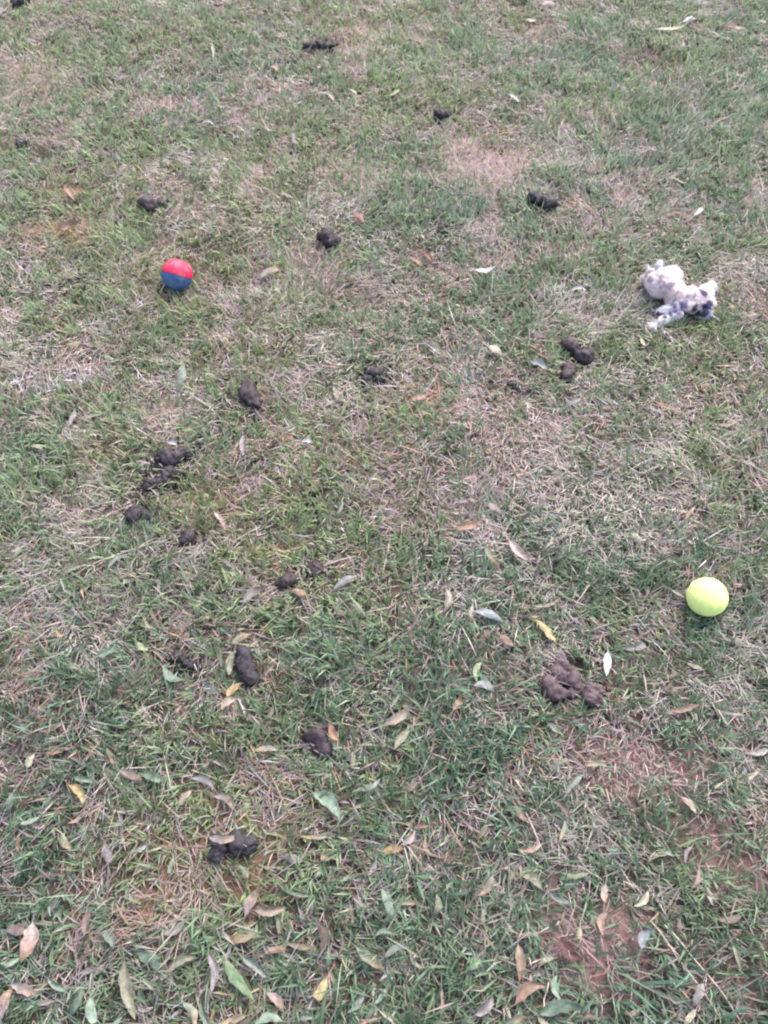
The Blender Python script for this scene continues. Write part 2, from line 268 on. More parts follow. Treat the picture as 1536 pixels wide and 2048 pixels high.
# ------------------------------------------------------------------ droppings
KEEP = []        # (x, y, r) where nothing grows
DCOL = {'d': S(60, 53, 60), 'p': S(70, 58, 64), 'b': S(94, 76, 81)}
def nz(p, s, seed): return mnoise.fractal(Vector(p) * s + Vector((seed * 3.1, seed * 1.7, 0)), 1.0, 2.0, 3)
def lump_mesh(name, p, yaw, ln, rad, bend, seed, color, flat=.85):
    n, m = 20, 22; V = []; 
    for i in range(n):
        s = i / (n - 1); u = (s - .5) * 2; prof = (1 - abs(u) ** 2.6) ** .5 if abs(u) < 1 else 0
        prof = max(prof, .02) * (1 + .10 * math.sin(seed * 1.9 + s * 6.5)) * (1 - .10 * s)
        ax = u * ln / 2; side = bend * ln * (u * u - .33)
        for k in range(m):
            a = 2 * math.pi * k / m
            q = Vector((ax, side + rad * prof * math.cos(a), rad * flat * prof * math.sin(a)))
            d = nz(q, 50, seed) * rad * .40 - abs(nz(q, 110, seed + 5)) * rad * .26 + nz(q, 260, seed + 9) * rad * .15
            q = q + Vector((q.x * .15, q.y - side, q.z)).normalized() * d if prof > .03 else q
            V.append(q)
    rot = Matrix.Rotation(yaw, 3, 'Z')
    V = np.array([list(rot @ q) for q in V]) + np.array(p)
    Qs = [(i * m + k, i * m + (k + 1) % m, (i + 1) * m + (k + 1) % m, (i + 1) * m + k) for i in range(n - 1) for k in range(m)]
    Ts = [(0, (k + 1) % m, k) for k in range(1, m - 1)] + [((n - 1) * m, (n - 1) * m + k, (n - 1) * m + (k + 1) % m) for k in range(1, m - 1)]
    cc = np.array(color)[None] * (0.6 + .8 * np.array([mnoise.noise(Vector(v) * 90) * .5 + .5 for v in V]))[:, None]
    return mesh_np(name, V, tris=Ts, quads=Qs, colors=cc)
OCT_V = np.array([(1,0,0),(-1,0,0),(0,1,0),(0,-1,0),(0,0,1),(0,0,-1)], float)
OCT_F = np.array([(0,2,4),(2,1,4),(1,3,4),(3,0,4),(2,0,5),(1,2,5),(3,1,5),(0,3,5)])
def crumbs_mesh(name, P, r, colors):
    n = len(P); V = OCT_V[None] * r[:, None, None] * (.6 + .8 * rng.random((n, 6, 1)))
    a = rng.random(n) * 6.28; ca, sa = np.cos(a), np.sin(a)
    Vx = V[..., 0] * ca[:, None] - V[..., 1] * sa[:, None]; Vy = V[..., 0] * sa[:, None] + V[..., 1] * ca[:, None]
    V = np.stack([Vx, Vy, V[..., 2] * .8], -1) + P[:, None]
    F = (OCT_F[None] + (np.arange(n) * 6)[:, None, None]).reshape(-1, 3)
    return mesh_np(name, V.reshape(-1, 3), tris=F, colors=np.repeat(colors, 6, 0), smooth=False)
def ground_angle(x, y, deg):
    dx, dy = math.cos(R(deg)) * 8, math.sin(R(deg)) * 8
    v = at(x + dx, y - dy) - at(x - dx, y + dy); return math.atan2(v.y, v.x), v.length / (16 * mpp(x, y))
for di, (label, lumps, ncr, ck) in enumerate(DROP):
    parts = []
    for li, (px, py, ln, rp, deg, bend) in enumerate(lumps):
        k = mpp(px, py); rad = rp * k * 1.0; yaw, stretch = ground_angle(px, py, deg)
        length = max(ln * k * (1 + (stretch - 1) * .55), rad * 2.1)
        zc = rad * .56
        g = at(px, py, zc); g.z = zc + tz(g) + .001
        KEEP.append((g.x, g.y, rad * .80))
        for s in (-.6, .6): KEEP.append((g.x + math.cos(yaw) * s * (length / 2 - rad), g.y + math.sin(yaw) * s * (length / 2 - rad), rad * .72))
        parts.append((g, yaw, length, rad, bend, di * 7 + li))
    ncr = int(ncr * 3.2 + 6) if ncr > 1 else ncr
    colr = tuple(np.array(DCOL[ck]) * rng.uniform(.82, 1.25)); c0 = parts[0][0]; base = Vector((c0.x, c0.y, tz(c0)))
    if len(parts) == 1 and ncr <= 1:
        g, yaw, length, rad, bend, sd_ = parts[0]; o = obj('dog_dropping', lump_mesh('dropping', g - base, yaw, length, rad, bend, sd_, colr), M_DUNG); o.location = base
    else:
        o = empty('dog_dropping', base)
        for g, yaw, length, rad, bend, sd_ in parts:
            obj('lump', lump_mesh('lump', g - base, yaw, length, rad, bend, sd_, colr), M_DUNG, o)
        if ncr:
            sp = max(p[3] for p in parts) * (2.4 if ncr < 12 else 2.0)
            ci = rng.integers(0, len(parts), ncr); P = np.array([list(parts[i][0]) for i in ci]); P[:, :2] += rng.normal(0, sp * .55, (ncr, 2))
            r = rng.uniform(.0018, .0062, ncr); P[:, 2] = terr(P[:, 0], P[:, 1]) + r * .6 + .003 + rng.random(ncr) ** 2 * .012 * (np.hypot(*(P[:, :2] - np.array([list(parts[i][0])[:2] for i in ci])).T) < sp * .35)
            tag(obj('crumbs', crumbs_mesh('crumbs', P - np.array(base), r, np.array(colr)[None] * rng.uniform(.7, 1.2, (ncr, 1))), M_DUNG, o), kind='stuff')
    tag(o, label, 'dropping', 'dog droppings on the lawn')

# ------------------------------------------------------------------ balls
def sphere_np(r, nu=48, nv=24, v0=0., v1=1.):
    V = []; 
    for j in range(nv + 1):
        th = math.pi * (v0 + (v1 - v0) * j / nv)
        for i in range(nu):
            ph = 2 * math.pi * i / nu; V.append((r * math.sin(th) * math.cos(ph), r * math.sin(th) * math.sin(ph), r * math.cos(th)))
    Qs = [(j * nu + i, (j + 1) * nu + i, (j + 1) * nu + (i + 1) % nu, j * nu + (i + 1) % nu) for j in range(nv) for i in range(nu)]
    return np.array(V), np.array(Qs)
def tube_np(P, rad, m=6):
    P = [Vector(p) for p in P]; V = []; n = len(P)
    rads = rad if hasattr(rad, '__len__') else [rad] * n
    for i, p in enumerate(P):
        t = (P[min(i + 1, n - 1)] - P[max(i - 1, 0)]).normalized(); a = t.cross(Vector((.13, .21, .97))).normalized(); b2 = t.cross(a)
        for k in range(m):
            an = 2 * math.pi * k / m; V.append(p + (a * math.cos(an) + b2 * math.sin(an)) * rads[i])
    Qs = [(i * m + k, i * m + (k + 1) % m, (i + 1) * m + (k + 1) % m, (i + 1) * m + k) for i in range(n - 1) for k in range(m)]
    return np.array([list(v) for v in V]), np.array(Qs)
def fibres(V, N, n, ln, w, C, spread=.5):
    i = rng.integers(0, len(V), n); j = (i + 1) % len(V); f = rng.random((n, 1)) * 0
    p = V[i]; d = N[i] + rng.normal(0, spread, (n, 3)); d /= np.linalg.norm(d, axis=1, keepdims=True)
    s = np.cross(d, rng.normal(0, 1, (n, 3))); s /= np.linalg.norm(s, axis=1, keepdims=True) + 1e-9
    L = ln * rng.uniform(.5, 1.2, (n, 1))
    FV = np.stack([p - s * w, p + s * w, p + d * L], 1).reshape(-1, 3)
    return FV, np.arange(n * 3).reshape(-1, 3), np.repeat(C[i], 3, 0)

TB = at(1415, 1193, .034); tr = .0320
TB.z = tr + tz(TB) - .001
tb = empty('tennis_ball', (TB.x, TB.y, TB.z - tr))
V, Qs = sphere_np(tr - .0006, 64, 32)
C = np.array([(.89, .98, .34)]) * np.array([.9 + .2 * (mnoise.noise(Vector(v) * 220) * .5 + .5) for v in V])[:, None]
rp = rng.normal(0, 1, (9000, 3)); rp /= np.linalg.norm(rp, axis=1, keepdims=True)
FV, FT, FC = fibres(rp * tr * .985, rp, 9000, .0013, .00022, np.repeat(np.array([(.90, .98, .36)]), 9000, 0), .7)
o = obj('felt', mesh_np('felt', np.concatenate([V, FV]), tris=FT + len(V), quads=Qs, colors=np.concatenate([C, FC])), M_FELT, tb); o.location = (0, 0, tr)
a_, b_ = .75, .25; sm = []
for i in range(121):
    t = 2 * math.pi * i / 120; q = Vector((a_ * math.cos(t) + b_ * math.cos(3 * t), a_ * math.sin(t) - b_ * math.sin(3 * t), 2 * math.sqrt(a_ * b_) * math.sin(2 * t)))
    sm.append(q.normalized() * (tr - .0003))
V, Qs = tube_np(sm, .0007, 5)
o = obj('seam', mesh_np('seam', V, quads=Qs, colors=np.repeat(np.array([(.80, .92, .40)]), len(V), 0)), M_RUBBER, tb); o.location = (0, 0, tr); o.rotation_euler = (R(20), R(95), R(20))
tag(tb, 'bright yellow-green tennis ball lying in the grass near the right edge', 'tennis ball'); BALLS = [(TB.x, TB.y, tr * .62)]

RB = at(352, 543, .036); rr = .0335; RB.z = rr + tz(RB) - .004
rb = empty('rubber_ball', (RB.x, RB.y, RB.z - rr))
axis = Vector((.27, .66, .70)).normalized(); rot = axis.to_track_quat('Z', 'Y')
for nm, v0, v1, colr in (('red_half', 0, .495, S(236, 52, 96, 1.0)), ('blue_half', .505, 1, S(62, 112, 170, 1.0))):
    V, Qs = sphere_np(rr, 56, 20, v0, v1)
    if nm == 'red_half':       # valve dimple on the pole
        d = np.linalg.norm(V - np.array([0, 0, rr]), axis=1); V[:, 2] -= .0018 * np.exp(-(d / .006) ** 2)
    dust = np.array([max(0, mnoise.fractal(Vector(v) * 70 + Vector((3, 1, 7)), 1, 2, 4) + .05) for v in V])[:, None].clip(0, .55) * .55
    o = obj(nm, mesh_np(nm, V, quads=Qs, colors=np.array([colr]) * (1 - dust) + np.array([S(176, 160, 150)]) * dust), M_RUBBER, rb)
    o.location = (0, 0, rr); o.rotation_mode = 'QUATERNION'; o.rotation_quaternion = rot
    tag(o, 'glossy red upper half' if 'red' in nm else 'blue lower half')
V, Qs = sphere_np(rr - .0009, 56, 4, .48, .52)
o = obj('seam_groove', mesh_np('seam_groove', V, quads=Qs, colors=np.repeat(np.array([S(70, 45, 90)]), len(V), 0)), M_RUBBER, rb)
o.location = (0, 0, rr); o.rotation_mode = 'QUATERNION'; o.rotation_quaternion = rot
tag(rb, 'rubber dog ball, half red and half blue, on the grass at left', 'ball'); BALLS.append((RB.x, RB.y, rr * .62))

# ------------------------------------------------------------------ plush toy
TOY0 = at(1365, 600, 0); TOY0.z = tz(TOY0)
toy = empty('plush_toy', TOY0)
def blob(balls, vox=.0030):
    """One closed surface round a list of (centre, radii, yaw)."""
    bm = bmesh.new()
    for cen, rad, yaw in balls:
        rad = (rad,) * 3 if not hasattr(rad, '__len__') else rad
        mt = Matrix.Translation(cen) @ Matrix.Rotation(yaw, 4, 'Z') @ Matrix.Diagonal((*rad, 1))
        bmesh.ops.create_icosphere(bm, subdivisions=3, radius=1, matrix=mt)
    me = bpy.data.meshes.new('blob'); bm.to_mesh(me); bm.free()
    o = bpy.data.objects.new('blob', me); col.objects.link(o)
    md = o.modifiers.new('r', 'REMESH'); md.mode = 'VOXEL'; md.voxel_size = vox
    md = o.modifiers.new('s', 'SMOOTH'); md.iterations = 6; md.factor = .5
    ev = o.evaluated_get(bpy.context.evaluated_depsgraph_get()); m2 = ev.to_mesh()
    V = np.array([list(v.co) for v in m2.vertices]); N = np.array([list(v.normal) for v in m2.vertices])
    F = [tuple(p.vertices) for p in m2.polygons]; ev.to_mesh_clear()
    bpy.data.objects.remove(o, do_unlink=True); bpy.data.meshes.remove(me)
    return V, N, F
def tp(px, py, z): return at(px, py, z + TOY0.z)
SPOTS = [(1411, 581, 13, (70, 58, 104)), (1372, 611, 11, (150, 138, 172)), (1388, 627, 10, (24, 18, 40)), (1411, 621, 12, (58, 46, 88)), (1425, 604, 9, (96, 88, 128)), (1404, 633, 7, (30, 22, 44)),
         (1312, 627, 8, (58, 44, 50)), (1331, 628, 5.5, (74, 60, 80)), (1352, 617, 5, (150, 120, 160)), (1322, 548, 6, (205, 180, 185)), (1333, 560, 6, (205, 182, 190)), (1338, 573, 8, (222, 190, 200)), (1368, 572, 7, (205, 195, 190)),
         (1354, 590, 6, (200, 195, 185)), (1377, 588, 5, (200, 200, 195)), (1296, 556, 9, (185, 165, 175)), (1290, 548, 7, (165, 150, 160)), (1363, 628, 6, (190, 150, 205)), (1398, 612, 6, (92, 82, 120)), (1345, 604, 4, (170, 140, 165)), (1384, 574, 5, (190, 170, 180)), (1392, 596, 4, (150, 140, 170)), (1362, 582, 4, (190, 165, 170)), (1314, 562, 5, (200, 170, 178)), (1318, 578, 5, (195, 165, 178)), (1346, 626, 4, (130, 105, 140)), (1376, 630, 5, (120, 100, 140)), (1340, 540, 4, (225, 205, 205)), (1395, 584, 4, (170, 160, 185))]
def plush_part(name, balls, base=(246, 222, 222), parent=None, fuzz=1400, ln=.0055, spots=True):
    V, N, F = blob(balls)
    V = V + N * np.array([mnoise.fractal(Vector(v) * 120, 1, 2, 3) * .0022 + mnoise.fractal(Vector(v) * 42 + Vector((5, 2, 8)), 1, 2, 2) * .0065 for v in V])[:, None]
    C = np.repeat(np.array([S(*base)]), len(V), 0)
    if spots:
        for px, py, rp_, cc in SPOTS:
            d = ray(px, py).normalized(); o_ = Vector((0, 0, CAM_H)); rel = V - np.array(o_); t = rel @ np.array(d)
            off = np.linalg.norm(rel - t[:, None] * np.array(d), axis=1); cand = np.where(off < .006)[0]
            if not len(cand): continue
            c3 = V[cand[np.argmin(t[cand])]]; r3 = rp_ * .92e-3
            dd = np.linalg.norm(V - c3, axis=1) * (1 + .35 * np.array([mnoise.noise(Vector(v) * 160) for v in V]))
            f = np.clip((r3 * 1.1 - dd) / (r3 * .35), 0, 1)[:, None]; C = C * (1 - f) + np.array(S(*cc)) * f
    FV, FT, FC = fibres(V, N, fuzz, ln, .00045, C, .6)
    nq = [f for f in F if len(f) == 4]; ntr = [f for f in F if len(f) == 3]
    T = FT + len(V)
    if ntr: T = np.concatenate([np.array(ntr), T])
    return obj(name, mesh_np(name, np.concatenate([V, FV]) - np.array(parent.matrix_world.translation), tris=T, quads=nq, colors=np.concatenate([C, FC])), M_PLUSH, parent)
plush_part('torso', [(tp(1352, 590, .034), .027, 0), (tp(1374, 600, .030), (.038, .031, .026), -.25), (tp(1402, 602, .026), (.030, .031, .022), 0)], parent=toy, fuzz=2600)
plush_part('head', [(tp(1326, 566, .040), (.034, .033, .031), .4), (tp(1343, 550, .042), .022, 0), (tp(1302, 556, .031), (.020, .018, .016), .3)], base=(246, 228, 232), parent=toy, fuzz=1800)
for a, b2 in (((1299, 545, .042), (1294, 535, .046)), ((1318, 536, .060), (1320, 527, .066))):
    plush_part('ear', [(tp(*a), (.009, .006, .009), 0), (tp(*b2), (.007, .005, .008), 0)], base=(236, 226, 230), parent=toy, fuzz=250, spots=False)
plush_part('leg', [(tp(1350, 614, .022), .019, 0), (tp(1334, 622, .018), .015, 0), (tp(1318, 627, .014), .012, 0)], base=(232, 224, 236), parent=toy, fuzz=600)
plush_part('leg', [(tp(1352, 630, .016), .014, 0), (tp(1338, 635, .012), .011, 0), (tp(1325, 640, .010), .011, 0), (tp(1312, 645, .009), .012, 0), (tp(1304, 652, .007), (.010, .015, .007), .5)], base=(224, 218, 220), parent=toy, fuzz=600)
plush_part('leg', [(tp(1408, 590, .024), .020, 0), (tp(1418, 580, .020), .015, 0), (tp(1424, 574, .016), .011, 0)], base=(226, 222, 236), parent=toy, fuzz=500)
plush_part('leg', [(tp(1404, 622, .018), .017, 0), (tp(1416, 628, .013), .013, 0)], base=(216, 208, 232), parent=toy, fuzz=500)
V, Qs = tube_np([tp(1417, 627, .014), tp(1424, 632, .013), tp(1431, 636, .011), tp(1440, 643, .006)], [.002, .0022, .002, .0012])
obj('tail', mesh_np('tail', V - np.array(TOY0), quads=Qs, colors=np.repeat(np.array([S(205, 210, 200)]), len(V), 0)), M_PLUSH, toy)
tag(toy, 'white plush dog toy with dark spots sprawled on the grass', 'plush toy')
for px, py, r in ((1376, 606, .04), (1402, 610, .034), (1328, 578, .03), (1350, 600, .025), (1318, 634, .012), (1335, 632, .014), (1308, 652, .010)):
    g = at(px, py, .01); KEEP.append((g.x, g.y, r * .9))

# ------------------------------------------------------------------ fallen leaves
LANDMARK = [('tennis ball', 1415, 1193), ('red and blue ball', 352, 545), ('spotted plush toy', 1365, 590), ('pink soil patch', 965, 330), ('large coiled dropping', 1135, 1365), ('two-lump dropping', 465, 1692),
            ('crumbly left-hand pile', 335, 935), ('dropping with the russet leaf', 640, 1482), ('curved two-armed dropping', 1150, 710), ('cigar-shaped dropping', 505, 805),
            ('bottom left corner', 0, 2048), ('bottom right corner', 1536, 2048), ('top left corner', 0, 0), ('top right corner', 1536, 0), ('middle of the bottom edge', 768, 2048), ('middle of the top edge', 768, 0)]
def where(px, py, n):
    ds = sorted(((px - lx) ** 2 + (py - ly) ** 2, nm, px - lx, py - ly) for nm, lx, ly in LANDMARK)
    d2, nm, dx, dy = ds[n]; d = math.sqrt(d2)
    a = math.degrees(math.atan2(-dy, dx)) % 360
    if 'corner' in nm or 'edge' in nm: return ('right at the ' if d < 90 else 'near the ' if d < 260 else 'some way in from the ') + nm
    word = ['right of', 'above and right of', 'above', 'above and left of', 'left of', 'below and left of', 'below', 'below and right of'][int(((a + 22.5) % 360) // 45)]
    return ('close ' if d < 100 else '' if d < 280 else 'far ') + word + ' the ' + nm
def shape(lp, wr): return ('tiny ' if lp < 34 else '' if lp < 66 else 'long ') + ('thin ' if wr < .21 else 'broad ' if wr > .42 else 'narrow ')
USED = {}
def leaf_label(px, py, lp, wr, cn):
    for n in range(7):
        s = f'{cn} {shape(lp, wr)}fallen leaf {where(px, py, n)}'
        if s not in USED: USED[s] = 1; return s
    return s
LGEO = []
def leaf_mesh(L, W, seed, color, curl, fold, arch):
    n = 8; r_ = np.random.default_rng(seed); V = []; C = []; kinds = r_.random()
    col2 = np.array(color) * r_.uniform(.85, 1.15)
    tipc = np.array(S(165, 130, 100)) if kinds < .35 else col2
    sway = r_.uniform(-.20, .20); torn = r_.uniform(.6, .9) if r_.random() < .10 else 1.0
    for i in range(n + 1):
        s = i / n * torn; wd = W / 2 * (math.sin(math.pi * min(1, s ** .85 * .97 + .015)) ** .8) * (1 - .15 * s)
        x0 = (s - .5) * L; yy = sway * L * (4 * (s - .5) ** 2 - .5); zz = arch * L * (1 - (2 * s - 1) ** 2) + curl * L * max(0, s - .55) ** 2 * 3
        tw = r_.uniform(-.14, .14) * W; asy = r_.uniform(.75, 1.12, 2)
        for u in (-1, -.5, 0, .5, 1):
            V.append((x0, yy + u * wd * asy[int(u > 0)], zz + fold * abs(u) * wd + (tw if abs(u) == 1 else 0)))
            c_ = col2 * (1 - s * .8) + tipc * s * .8 if kinds < .35 else col2
            C.append(np.array(c_) * (1.14 if u == 0 else 1.0) * r_.uniform(.93, 1.07))
    Qs = [(i * 5 + k, i * 5 + k + 1, (i + 1) * 5 + k + 1, (i + 1) * 5 + k) for i in range(n) for k in range(4)]
    # stalk
    b0 = len(V); st = .012 + .15 * L; w2 = .0006
    for q in ((-.5 * L, sway * L * .5 - w2, arch * 0), (-.5 * L, sway * L * .5 + w2, 0), (-.5 * L - st, sway * L * .9 + w2 * .7, -.002), (-.5 * L - st, sway * L * .9 - w2 * .7, -.002)):
        V.append(q); C.append(col2 * .85)
    Qs.append((b0, b0 + 1, b0 + 2, b0 + 3))
    return mesh_np('leaf', V, quads=Qs, colors=np.array(C))
def add_leaf(p1, p2, wr, cn, seed):
    r_ = np.random.default_rng(seed + 500); zl = .0175 if seed < 1000 else .0135
    A, B = at(*p1, zl), at(*p2, zl); c_ = (A + B) / 2; d = B - A; L = d.length; k = mpp(*p1)
    lp = math.hypot(p2[0] - p1[0], p2[1] - p1[1]); ctr = ((p1[0] + p2[0]) / 2, (p1[1] + p2[1]) / 2)
    W = max(lp * wr * mpp(*ctr, zl) * 1.0, .0045)
    o = obj('fallen_leaf', leaf_mesh(L, W, seed, LCOL[cn], r_.uniform(-.5, .7), r_.uniform(-.2, .8), r_.uniform(-.02, .10)), M_LEAF)
    o.location = (c_.x, c_.y, zl + tz(c_)); tilt = r_.uniform(-.25, .25)
    o.rotation_euler = (tilt + (.18 if abs(d.x) > abs(d.y) else 0), r_.uniform(-.10, .10), math.atan2(d.y, d.x))
    tag(o, leaf_label(*ctr, lp, wr, cn), 'leaf', 'fallen leaves on the lawn')
    LGEO.append((A.x, A.y, B.x, B.y, W * .5))
    return o
LO = [add_leaf((a, b1), (c1, d1), wr, cn, i) for i, (a, b1, c1, d1, wr, cn) in enumerate(LEAF)]
# leaves lying on droppings sit higher
for i, (a, b1, c1, d1, wr, cn) in enumerate(LEAF):
    if (a, b1) == (424, 1664): LO[i].location.z += .018; LO[i].location.y -= .012; LO[i]['label'] = 'grey leaf lying across the top of the two-lump dropping'
    if (a, b1) == (654, 1454): LO[i].location.z += .010; LO[i].location.x += .004; LO[i]['label'] = 'russet leaf leaning on the blunt upright dropping'
    if (a, b1) == (465, 1302): LO[i]['label'] = 'olive leaf standing along the left side of the long dropping'
    if (a, b1) == (1346, 1178): LO[i]['label'] = 'small white leaf touching the left of the tennis ball'
# the rest of the litter, thickest towards the bottom
cn_ = ['mauve', 'tan', 'olive', 'grey green', 'green', 'pale green', 'straw', 'brown', 'grey', 'dusty pink']
r2 = np.random.default_rng(31); k = 0; taken = [((a + c1) / 2, (b1 + d1) / 2) for a, b1, c1, d1, _, _ in LEAF] + [(l[0], l[1]) for D in DROP for l in D[1]] + [(1415, 1193), (352, 545), (1365, 590)]
while k < 125:
    px = r2.uniform(10, 1526); py = 2044 - (620 if k < 110 else 1900) * r2.random() ** 1.6
    if min((px - q[0]) ** 2 + (py - q[1]) ** 2 for q in taken) < 40 ** 2: continue
    taken.append((px, py)); an = r2.uniform(0, math.pi); lp = r2.uniform(24, 60) * (.6 + .5 * py / 2048)
    dx, dy = math.cos(an) * lp / 2, math.sin(an) * lp / 2 * .8
    add_leaf((px - dx, py - dy), (px + dx, py + dy), r2.uniform(.18, .42), cn_[r2.integers(0, len(cn_))], 1000 + k); k += 1

# ------------------------------------------------------------------ twigs and long dry stems one can pick out
TWIG = [('dark twig lying at the lower edge of the pink soil patch', [(870, 372), (905, 384), (962, 390)], .0016, (96, 84, 78)), ('pale stick beside the crumbly dropping in the middle', [(716, 752), (742, 766), (772, 776)], .0016, (190, 178, 170)),
        ('thin curved stem above the dropping with the russet leaf', [(626, 1424), (664, 1444), (712, 1452), (752, 1440)], .0011, (170, 172, 140)), ('long straw stem reaching from the left edge below the crumbly pile', [(40, 1190), (150, 1148), (262, 1098), (330, 1082)], .0012, (196, 184, 166)),
        ('pale dry stalk standing near the bottom edge right of middle', [(1096, 1966), (1088, 2000), (1084, 2040)], .0012, (206, 190, 176)), ('dry stem crossing below the tennis ball', [(1180, 1262), (1240, 1240), (1310, 1226)], .0010, (188, 178, 162)),
        ('dry grass stem slanting near the bottom right corner', [(1330, 1850), (1400, 1930), (1480, 2040)], .0013, (200, 186, 168)), ('second dry stem slanting beside it near the bottom right corner', [(1302, 1842), (1370, 1932), (1440, 2036)], .0012, (190, 176, 160)),
        ('green flower stalk with pale bud near the top right', [(1268, 52), (1274, 84), (1284, 112)], .0014, (130, 150, 120)), ('brown bent stem below the large coiled dropping', [(1042, 1494), (1060, 1516), (1082, 1530)], .0014, (176, 146, 112))]
for label, pts, rad, cc in TWIG:
    P = [at(px, py, .014) for px, py in pts]; Q2 = []
    for i in range(len(P) - 1):
        for s in np.linspace(0, 1, 5)[:-1 if i < len(P) - 2 else None]: Q2.append(P[i].lerp(P[i + 1], s))
    for i, q in enumerate(Q2): q.z = .012 + tz(q) + .004 * math.sin(i * 1.3)
    b0 = Q2[0].copy(); V, Qs = tube_np([q - b0 for q in Q2], [rad * (1 - .4 * i / len(Q2)) for i in range(len(Q2))], 5)
    o = obj('dry_stem', mesh_np('dry_stem', V, quads=Qs, colors=np.repeat(np.array([S(*cc)]), len(V), 0)), M_TWIG); o.location = b0
    tag(o, label, 'stem', 'loose stems on the lawn')

# ------------------------------------------------------------------ grass, straw, crumbs
X0, X1, Y0, Y1 = -2.0, 2.0, -.6, 3.3
def in_view(x, y, m=.14):
    t = CAM_H * sP + y * cP      # depth of a ground point
    return (np.abs(x) < t * (768 / FPX) + m) & (y > -.03 - m) & (y < 2.62 + m)
def scatter(core, outer):
    n = int((X1 - X0) * (Y1 - Y0) * core); x = rng.uniform(X0, X1, n); y = rng.uniform(Y0, Y1, n)
    k = in_view(x, y) | (rng.random(n) < outer / core); return x[k], y[k]
def keepout(x, y, f=1.0):
    ok = np.ones(len(x), bool)
    for kx, ky, kr in KEEP + BALLS: ok &= ((x - kx) ** 2 + (y - ky) ** 2) > (kr * f) ** 2
    return ok
def cap(x, y):
    """How tall a blade may grow before it would push through a leaf or hide what lies just behind it."""
    h = np.full(len(x), 9.0); order = np.argsort(y); ys = y[order]
    def lim(yl, yh, fn, val):
        i0, i1 = np.searchsorted(ys, (yl, yh)); ii = order[i0:i1]
        if len(ii): m = fn(ii); h[ii[m]] = np.minimum(h[ii[m]], val)
    for ax, ay, bx, by, r in LGEO:
        r1 = r + .003
        def fn(ii, ax=ax, ay=ay, bx=bx, by=by, r1=r1):
            px, py = x[ii], y[ii] ; dx, dy = bx - ax, by - ay; t = np.clip(((px - ax) * dx + (py + .008 - ay) * dy) / (dx * dx + dy * dy + 1e-9), 0, 1)
            return (px - ax - t * dx) ** 2 + (py + .008 - ay - t * dy) ** 2 < (r1 + .003) ** 2
        lim(min(ay, by) - .03, max(ay, by) + .02, fn, .0135)
    for kx, ky, kr in KEEP:
        lim(ky - kr - .05, ky + kr + .02, lambda ii, kx=kx, ky=ky, kr=kr: ((x[ii] - kx) ** 2 + ((y[ii] - ky + .006)) ** 2 < (kr + .012) ** 2), .018)
    return h
def blades(x, y, ln, wd, th0, th1, phi, colb, colt, nseg=2, z0=0.0, roll=None):
    n = len(x); pos = np.stack([x, y, terr(x, y) + z0], 1); dirh = np.stack([np.cos(phi), np.sin(phi)], 1)
    pp = phi + math.pi / 2 + (rng.normal(0, .5, n) if roll is None else roll); side = np.stack([np.cos(pp), np.sin(pp), np.zeros(n)], 1)
    rows = []; cols = []
    for i in range(nseg + 1):
        s = i / nseg; wv = wd * (1 - s ** 1.8) * (.75 + .5 * min(s * 2, 1)) / 2
        cc = colb * (1 - s) + colt * s
        if i < nseg:
            rows += [pos - side * wv[:, None], pos + side * wv[:, None]]; cols += [cc, cc]
            th = th0 + (th1 - th0) * (s + .5 / nseg); st = ln / nseg
            pos = pos + np.concatenate([dirh * (np.sin(th) * st)[:, None], (np.cos(th) * st)[:, None]], 1)
        else: rows.append(pos); cols.append(cc)
    nv = 2 * nseg + 1; V = np.stack(rows, 1).reshape(-1, 3); C = np.stack(cols, 1).reshape(-1, 3); o_ = (np.arange(n) * nv)[:, None]
    Qs = np.concatenate([o_ + np.array([[2 * i, 2 * i + 1, 2 * i + 3, 2 * i + 2]]) for i in range(nseg - 1)]); T = o_ + np.array([[nv - 3, nv - 2, nv - 1]])
    return V, T, Qs, C
GY, GB = np.array(S(154, 174, 122)), np.array(S(112, 156, 134))
ST = np.array([S(212, 202, 192), S(196, 188, 194), S(212, 184, 188), S(204, 172, 148), S(182, 162, 174), S(236, 230, 232)])
NEARLEN = lambda y: 1.25 - .16 * np.clip(y, 0, 2.6)
# green blades, gathered in tufts
x, y = scatter(60000, 22000)
tuft = .018; ang = rng.random(len(x)) * 6.28
cxx = (np.floor(x / tuft) + .5 + (vn(np.floor(x / tuft) * 7.1, np.floor(y / tuft) * 3.3, 2) - .5)) * tuft; cyy = (np.floor(y / tuft) + .5 + (vn(np.floor(x / tuft) * 2.7, np.floor(y / tuft) * 5.9, 5) - .5)) * tuft
x = x * .5 + cxx * .5; y = y * .5 + cyy * .5
b, bc, g_, h_, l_ = fields(x, y)
k = (rng.random(len(x)) < (1 - .93 * b) * (.25 + .75 * g_)) & keepout(x, y); x, y, b, g_, h_, l_ = x[k], y[k], b[k], g_[k], h_[k], l_[k]
fx, fy = [], []
for kx, ky, kr in [(q[0], q[1], q[2] / .62) for q in BALLS] * 5 + KEEP + [(q.x, q.y, .03) for q in (at(1376, 606), at(1402, 612), at(1330, 585))] * 2:
    m_ = max(2, int(kr * 260)); a = rng.uniform(-2.9, -.25, m_); q = kr * rng.uniform(.75, 1.2, m_); fx.append(kx + np.cos(a) * q); fy.append(ky + np.sin(a) * q)
fx, fy = np.concatenate(fx), np.concatenate(fy); fb, _, fg, fh, fl = fields(fx, fy)
x, y, b, g_, h_, l_ = (np.concatenate(v) for v in ((x, fx), (y, fy), (b, fb), (g_, fg), (h_, fh), (l_, fl)))
n = len(x); NF = len(fx); hh = np.clip(h_ * .5 + .5 + rng.normal(0, .22, n), 0, 1)[:, None]
